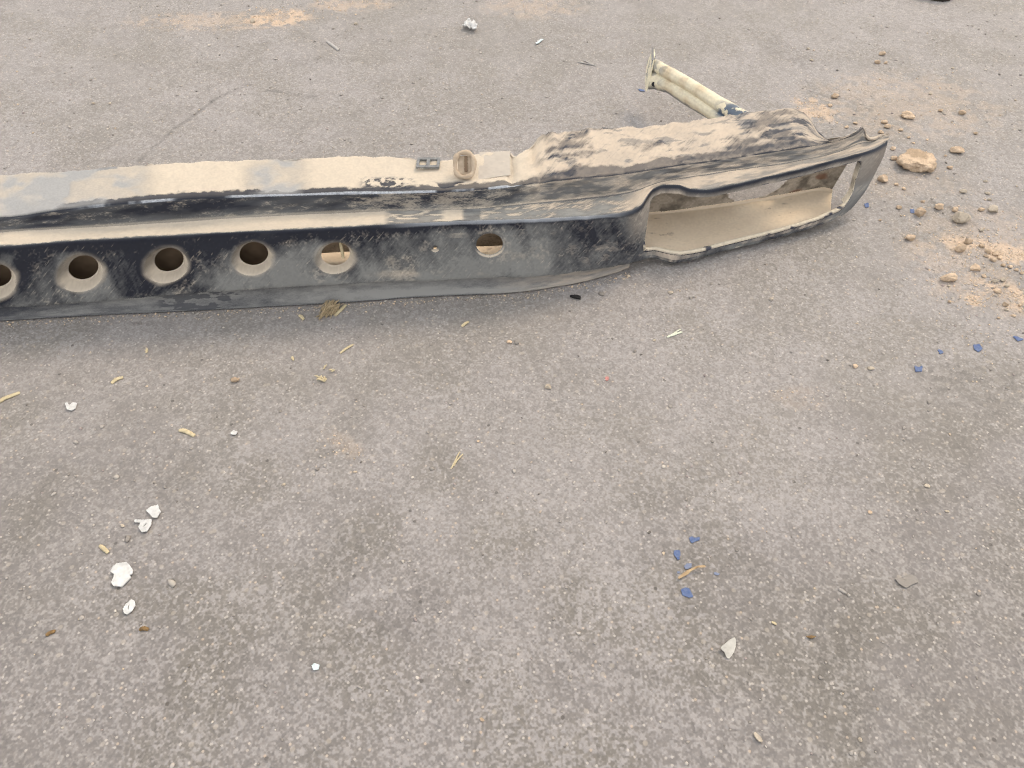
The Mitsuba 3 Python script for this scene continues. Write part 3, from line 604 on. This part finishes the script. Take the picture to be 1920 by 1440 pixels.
for q, (px, py, wpx) in enumerate([(474, 40, 11), (667, 45, 7), (175, 194, 7), (207, 194, 6), (1515, 92, 7), (1521, 113, 7), (1786, 128, 6), (1744, 176, 7)]):
    put_rock('pebble', px, py, wpx, FAR[q], 'pebble', 'pebbles behind the bumper', mat='pale_stone', seed=400 + q, sub=2)

# ---------------------------------------------------------------- flat scraps: outline in photograph pixels laid on the ground, with thickness and a slight crumple
def scrap(name, outline, mat, label, cat, thick=.0012, lift=.001, crumple=.002, group=None, tilt=(0, 0), seed=1, hole=None, res=2.0):
    k = root(name)
    o = at_z(np.array([a for a, b in outline], float), np.array([b for a, b in outline], float))[:, :2]
    pg = Polygon(o).buffer(0)
    r_ = .0012
    pg = pg.buffer(r_).buffer(-2 * r_).buffer(r_) if pg.area > 4e-5 else pg
    if pg.geom_type != 'Polygon': pg = max(pg.geoms, key=lambda s: s.area)
    if hole is not None:
        h = at_z(np.array([a for a, b in hole], float), np.array([b for a, b in hole], float))[:, :2]
        pg = pg.difference(Polygon(h).buffer(0))
        if pg.geom_type != 'Polygon': pg = max(pg.geoms, key=lambda s: s.area)
    m = trimesh.creation.extrude_polygon(pg, thick, engine='earcut')
    m = m.subdivide_to_size(res * 1e-3 * 1.5)
    v = m.vertices.copy(); c = v.mean(0)
    v[:, 2] += lift + crumple * meshkit.fbm(np.stack([v[:, 0] * 120, v[:, 1] * 120, 0 * v[:, 0] + seed], -1), 3, seed=seed) + tilt[0] * (v[:, 0] - c[0]) + tilt[1] * (v[:, 1] - c[1])
    v[:, 2] += max(0, .0006 - v[:, 2].min())
    m = trimesh.Trimesh(v, m.faces, process=False)
    scene[k] = mikit.ply(m, mat, 40); tag(k, label, cat, group)
scrap('white_scrap', [(866, 56), (873, 49), (881, 42), (884, 46), (885, 50), (891, 49), (896, 54), (894, 61), (888, 63), (880, 59), (872, 56)], 'white_chip', 'bright white crumpled scrap on the far asphalt at the top', 'scrap', thick=.002, crumple=.016, lift=.002)
zf = lambda x, y: (180 + x / 5.76, 930 + y / 5.76)
scrap('white_chip', [zf(*a) for a in [(545, 165), (600, 130), (680, 105), (690, 150), (710, 180), (690, 210), (665, 250), (620, 245), (580, 200)]], 'white_chip', 'white chip touching the chip with a dark split, upper of the pair', 'chip', seed=3)
scrap('white_chip', [zf(*a) for a in [(420, 265), (540, 268), (610, 260), (600, 330), (560, 395), (500, 400), (465, 350), (490, 300), (425, 295)]], 'white_chip', 'white chip with a dark split, lower of the touching pair', 'chip', seed=4, hole=[zf(*a) for a in [(508, 352), (545, 303), (560, 297), (530, 338)]])
scrap('white_chip', [zf(*a) for a in [(165, 830), (190, 780), (230, 745), (340, 725), (375, 760), (408, 810), (400, 850), (370, 870), (390, 890), (340, 945), (290, 990), (200, 985), (175, 950), (200, 890), (205, 855)]], 'white_chip', 'largest white chip, notched at both sides, on the near left asphalt', 'chip', seed=5, thick=.002)
scrap('white_chip', [zf(*a) for a in [(300, 1230), (330, 1180), (390, 1130), (425, 1140), (435, 1190), (400, 1250), (345, 1290), (310, 1275)]], 'white_chip', 'oval white chip with a dark crack below the largest chip', 'chip', seed=6, hole=[zf(*a) for a in [(352, 1238), (358, 1200), (376, 1168), (367, 1203), (360, 1240)]])
scrap('white_chip', [(123, 758), (128, 757), (131, 762), (138, 756), (146, 758), (143, 768), (136, 772), (127, 770)], 'white_chip', 'small white chip alone near the left edge', 'chip', seed=7)
scrap('white_chip', [(433, 815), (439, 807), (443, 811), (447, 810), (443, 817), (436, 817)], 'white_chip', 'tiny white chip right of the straw on the left asphalt', 'chip', seed=8)
zs = lambda x, y: (1300 + x / 13.71, 1170 + y / 13.71)
scrap('ceramic_shard', [zs(*a) for a in [(675, 655), (760, 590), (880, 490), (1030, 410), (1060, 470), (1070, 570), (1050, 700), (1000, 810), (920, 905), (860, 895), (820, 830), (780, 750), (730, 720)]], 'shard', 'curved pale triangular shard at the lower right', 'shard', thick=.0015, crumple=.001, tilt=(-.05, .30), lift=.003)
scrap('black_sliver', [(1066, 557), (1078, 556), (1088, 558), (1089, 563), (1076, 561)], 'black_plastic', 'black plastic sliver in front of the bumper', 'plastic sliver', thick=.003, crumple=.001)
scrap('pink_speck', [(1134, 709), (1138, 706), (1142, 709), (1140, 714), (1136, 715)], 'pink_scrap', 'pink paint speck on the asphalt in the middle', 'paint speck', thick=.0005, lift=.0003, crumple=.0008)
scrap('teal_chip', [(585, 1250), (590, 1245), (600, 1248), (598, 1257), (588, 1258)], 'teal_chip', 'pale teal chip at the bottom left of centre', 'chip', seed=9)
scrap('teal_chip', [(1004, 83), (1013, 77), (1020, 76), (1012, 82), (1006, 86)], 'teal_chip', 'white and teal sliver far behind the bumper', 'sliver', seed=10, crumple=.004)
scrap('mud_flake', [(1676, 1085), (1690, 1086), (1702, 1078), (1716, 1082), (1722, 1092), (1708, 1098), (1698, 1104), (1684, 1096)], 'mud', 'thin cracked grey brown flake of mud on the right asphalt', 'flake', thick=.0008, crumple=.0022, lift=.0002)
scrap('orange_sliver', [(1510, 1195), (1520, 1193), (1529, 1195), (1520, 1199)], 'brown_bit', 'thin orange brown sliver at the lower right', 'sliver', crumple=.001)
scrap('pale_chip', [(1411, 1374), (1417, 1376), (1425, 1384), (1430, 1394), (1422, 1392), (1414, 1383)], 'pale_stone', 'long pale chip near the bottom edge at the right', 'chip', thick=.002)
zb = lambda x, y: (1230 + x / 9, 980 + y / 9)
for o, lab in (([(555, 260), (610, 235), (640, 265), (740, 245), (735, 300), (660, 325), (600, 355), (575, 320)], 'blue paint splat, topmost of the near group'),
               ([(300, 475), (350, 470), (405, 480), (410, 560), (385, 600), (410, 620), (365, 640), (330, 590), (295, 540)], 'deep blue tall paint splat at the left of the near group'),
               ([(415, 1135), (490, 1100), (560, 1120), (600, 1200), (630, 1260), (560, 1275), (440, 1230), (430, 1180)], 'largest blue paint splat, lowest of the near group')):
    scrap('paint_splat', [zb(*a) for a in o], 'blue_splat', lab, 'paint splat', thick=.0006, lift=.0002, crumple=.0012, seed=len(lab))
for o, lab in (([(470, 740), (520, 695), (600, 690), (600, 750), (540, 790), (490, 790)], 'faint blue paint smear above the brown curled leaf'),
               ([(355, 830), (400, 825), (400, 860), (360, 860)], 'tiny blue dab at the left end of the brown curled leaf'),
               ([(970, 850), (1000, 840), (1080, 870), (1040, 895), (985, 880)], 'faint blue dab right of the brown curled leaf')):
    scrap('paint_smear', [zb(*a) for a in o], 'faint_blue', lab, 'paint smear', thick=.0004, lift=.0002, crumple=.0012, seed=len(lab))
for o, lab in (([(1824, 647), (1836, 646), (1842, 655), (1834, 661), (1826, 656)], 'blue paint splat near the right edge'),
               ([(1757, 656), (1764, 657), (1769, 662), (1762, 665)], 'small blue paint splat left of the one by the right edge'),
               ([(1714, 686), (1722, 690), (1730, 685), (1728, 697), (1716, 698)], 'broken blue paint splat, lowest of those at the right'),
               ([(1898, 631), (1906, 632), (1920, 637), (1908, 641)], 'blue paint streak at the right edge of the photo'),
               ([(1620, 383), (1628, 381), (1629, 389), (1622, 390)], 'tiny blue paint spot beside the bumper end post'),
               ([(1706, 393), (1713, 392), (1714, 400), (1707, 400)], 'blue paint dab at the left of the blocky clod'),
               ([(1196, 167), (1206, 169), (1211, 172), (1200, 172)], 'short blue paint line left of the mounting arm')):
    scrap('paint_splat', o, 'blue_splat', lab, 'paint splat', thick=.0006, lift=.0002, crumple=.0012, seed=len(lab))

# ---------------------------------------------------------------- straws, stems, leaf
def stalk(name, path, wpx, mat, label, cat='straw', group=None, z=.0012, arch=.0015, flat=True):
    k = root(name); p = at_z(np.array([a for a, b in path], float), np.array([b for a, b in path], float))
    l = np.linspace(0, 1, len(p)); q = np.linspace(0, 1, 16); c = np.stack([np.interp(q, l, p[:, j]) for j in range(3)], -1)
    c[:, 2] = z + arch * np.sin(np.pi * q)
    c[:, :2] += rng.normal(0, .0002, (16, 2))
    r = wpx * mpp(*path[0]) / 2 * (.55 + .45 * np.sin(np.pi * np.clip(q * .8 + .12, 0, 1)) ** .5)
    m = tube(c, r, n=7)
    if flat: v = m.vertices.copy(); v[:, 2] = z * .4 + (v[:, 2] - z * .4) * .6; m = trimesh.Trimesh(v, m.faces, process=False)
    scene[k] = mikit.ply(m, mat, True); tag(k, label, cat, group)
stalk('straw', [(638, 663), (648, 656), (662, 647)], 5, 'straw', 'yellow straw bit in front of the bumper below the dry tuft')
stalk('straw', [(210, 719), (218, 713), (231, 708)], 8, 'straw', 'short wide yellow straw above the lone white chip at the left')
stalk('straw', [(-14, 762), (10, 748), (38, 737)], 9, 'straw', 'long tan straw at the left edge of the photo')
stalk('straw', [(338, 807), (350, 810), (366, 818)], 9, 'straw', 'tan straw bit left of the tiny white chip')
stalk('straw', [(846, 880), (853, 867), (862, 848)], 3, 'straw', 'longer of the two crossed straw needles near the middle', arch=.003)
stalk('straw', [(851, 874), (858, 864), (868, 852)], 3, 'straw', 'shorter of the two crossed straw needles near the middle', arch=.003)
stalk('straw', [(188, 1024), (196, 1030), (204, 1037)], 8, 'straw', 'tan husk above the largest white chip')
stalk('straw', [(866, 613), (871, 609), (878, 604)], 6, 'straw', 'short straw bit in front of the bumper near the middle')
stalk('straw', [(628, 593), (638, 584), (648, 573)], 7, 'straw', 'bright flat straw at the right of the dry tuft')
stalk('straw', [(562, 592), (566, 596), (570, 600)], 7, 'straw', 'small yellow husk left of the dry tuft')
stalk('straw', [(548, 670), (550, 676)], 5, 'straw', 'tiny yellow husk left of the husk cluster')
stalk('straw', [(276, 655), (275, 662)], 5, 'straw', 'tiny yellow husk at the far left in front of the bumper')
stalk('straw', [(1447, 1167), (1454, 1171)], 5, 'straw', 'small tan stick above the ceramic shard')
stalk('grass_sprig', [(1250, 633), (1263, 629), (1278, 623)], 5, 'green_blade', 'pale green grass blade right of the black sliver', 'grass blade')
stalk('grass_sprig', [(1252, 632), (1264, 626), (1275, 618)], 3, 'green_blade', 'thin grass blade lying across the wider pale green one', 'grass blade')
stalk('dry_twig', [(1083, 117), (1098, 120), (1117, 124)], 3, 'grey_stick', 'upper of two thin grey stems left of the mounting arm', 'stem')
stalk('dry_twig', [(1095, 114), (1104, 119), (1113, 122)], 2.5, 'grey_stick', 'lower of two thin grey stems left of the mounting arm', 'stem')
stalk('grey_stick', [(613, 78), (623, 86), (635, 95)], 7, 'grey_stick', 'short grey stick on the far asphalt behind the bumper', 'stick')
scrap('curled_leaf', [zb(*a) for a in [(360, 945), (500, 850), (600, 805), (690, 775), (760, 765), (840, 770), (945, 830), (930, 845), (830, 795), (740, 800), (680, 812), (590, 845), (540, 895), (380, 975)]], 'leaf', 'tan curled leaf lying among the near blue paint splats', 'leaf', thick=.0008, crumple=.004, tilt=(0, .22), lift=.003)
for pa, lab in (([(263, 1181), (270, 1179), (279, 1181)], 'dark brown husk below the oval white chip'), ([(88, 1191), (95, 1188), (104, 1184)], 'brown husk at the lower left of the photo')):
    stalk('brown_husk', pa, 8, 'brown_bit', lab, 'husk')
k = root('husk_cluster'); ms = []
for _ in range(14):
    c = at_z(606, 711) + rng.normal(0, [.006, .008, 0]); a = rng.uniform(0, 6.3); l = rng.uniform(.004, .010)
    d = np.array([math.cos(a), math.sin(a), rng.uniform(-.1, .5)]); ms.append(tube([c + [0, 0, .002], c + d * l * .5 + [0, 0, .004], c + d * l + [0, 0, .003]], [.0012, .0016, .0006], n=6))
scene[k] = mikit.ply(trimesh.util.concatenate(ms), 'straw', True); tag(k, 'small cluster of yellow husks in front of the bumper', 'husks')
k = root('dry_grass_tuft'); ms = []
for _ in range(90):
    a0 = at_z(rng.uniform(612, 640), rng.uniform(572, 584)); a1 = at_z(*(np.array([588, 601]) + rng.uniform(0, 1) * np.array([38, -8]) + rng.normal(0, 4, 2)))
    h = rng.uniform(.002, .014); q = rng.uniform(.3, 1)
    a1 = a0 + (a1 - a0) * q
    ms.append(tube([a0 + [0, 0, h], (a0 + a1) / 2 + [rng.normal(0, .001), 0, h * 1.1], a1 + [0, 0, .0015]], [.0007, .0010, .0005], n=5))
scene[k] = mikit.ply(trimesh.util.concatenate(ms), 'dry_grass', True); tag(k, 'tuft of dry brown grass against the front of the bumper', 'dry grass')
# dry stalk caught inside the fifth hole
stalk('dry_twig', [(637, 482), (638, 460)], 5, 'straw', 'dry stalk caught in the rightmost flared hole of the bumper', 'stem')
hp5 = shell(np.array([636.0]), np.array([float(face_t(636, 478))]))[0]
last = [q for q in labels if q.startswith('dry_twig')][-1]
scene[last] = mikit.ply(tube([hp5 + [.002, .014, -.016], hp5 + [.001, .018, 0], hp5 + [0, .020, .014]], [.0022, .003, .002], n=7), 'straw', True)

# edge of a pale flat thing with its dark underside, at the very top
k = root('flat_debris')
o = at_z(np.array([1690, 1712, 1735, 1752, 1768, 1782, 1790, 1786, 1750, 1690.0]), np.array([-12, -4, 0, 3, 5, 3, -2, -30, -45, -45.0]), .0)[:, :2]
pg = Polygon(o)
m = trimesh.creation.extrude_polygon(pg.buffer(-.004), .012, engine='earcut'); scene[k + '__underside'] = mikit.ply(m, 'sole', 30)
m = trimesh.creation.extrude_polygon(pg, .014, engine='earcut'); m.apply_translation([0, .004, .012]); scene[k + '__top_layer'] = mikit.ply(m, 'pale_upper', 30)
tag(k, 'pale flat piece with a dark underside at the top edge of the photo', 'debris')

# ---------------------------------------------------------------- loose grit
NG = 12000
gx, gy = rng.uniform(-1.9, 1.9, NG), rng.uniform(.05, 2.9, NG)
okg = np.abs(gx) < .30 + .72 * gy
gx, gy = gx[okg], gy[okg]
n0 = len(gx)
extra = np.array([at_z(a, b)[:2] for a, b in zip(rng.normal(1850, 60, 700), rng.normal(500, 80, 700))])
gx, gy = np.concatenate([gx, extra[:, 0]]), np.concatenate([gy, extra[:, 1]])
for c, rx, ry, a, st in SOIL_SPOTS:
    m_ = int(480 * st * math.sqrt(rx * ry) / .06)
    u, v = rng.normal(0, .62, m_) * rx, rng.normal(0, .62, m_) * ry
    gx = np.concatenate([gx, c[0] + u * math.cos(a) - v * math.sin(a)]); gy = np.concatenate([gy, c[1] + u * math.sin(a) + v * math.cos(a)])
pe = P0[rng.integers(0, np.searchsorted(ss, 1180), 900)]             # grit gathered along the bumper's lower edge
gx = np.concatenate([gx, pe[:, 0] + rng.normal(0, .004, 900)]); gy = np.concatenate([gy, pe[:, 1] - .002 - np.abs(rng.normal(0, .009, 900))])
n = len(gx); soily = np.arange(n) >= n0
sz = np.minimum(rng.lognormal(math.log(.0012), .42, n), .0042); sz[n0:] *= .72
oc = trimesh.creation.icosahedron(); ov, of = oc.vertices, oc.faces
gv = ov[None] * (1 + rng.uniform(-.35, .35, (n, len(ov), 1))) * sz[:, None, None] * np.stack([rng.uniform(.7, 1.5, n), rng.uniform(.7, 1.2, n), rng.uniform(.4, .8, n)], -1)[:, None]
ang = rng.uniform(0, np.pi * 2, n); ca, sa = np.cos(ang)[:, None], np.sin(ang)[:, None]
gv = np.stack([gv[..., 0] * ca - gv[..., 1] * sa + gx[:, None], gv[..., 0] * sa + gv[..., 1] * ca + gy[:, None], gv[..., 2] + sz[:, None] * .25], -1)
pal = np.array([[.30, .275, .25], [.40, .37, .34], [.50, .46, .41], [.48, .40, .31], [.17, .155, .14], [.34, .29, .275], [.60, .475, .355]])
ci = rng.choice(6, n, p=[.33, .31, .14, .07, .06, .09]); ci[soily] = rng.choice([6, 6, 3, 1], soily.sum())
gc = np.repeat(pal[ci] * rng.uniform(.8, 1.15, (n, 1)), len(ov), 0)
gf = (of[None] + (np.arange(n) * len(ov))[:, None, None]).reshape(-1, 3)
scene['grit'] = mikit.ply((gv.reshape(-1, 3), gf), 'grain_tint', True, color=gc)
tag('grit', 'loose pale grit spread over the asphalt', 'grit', kind='stuff')
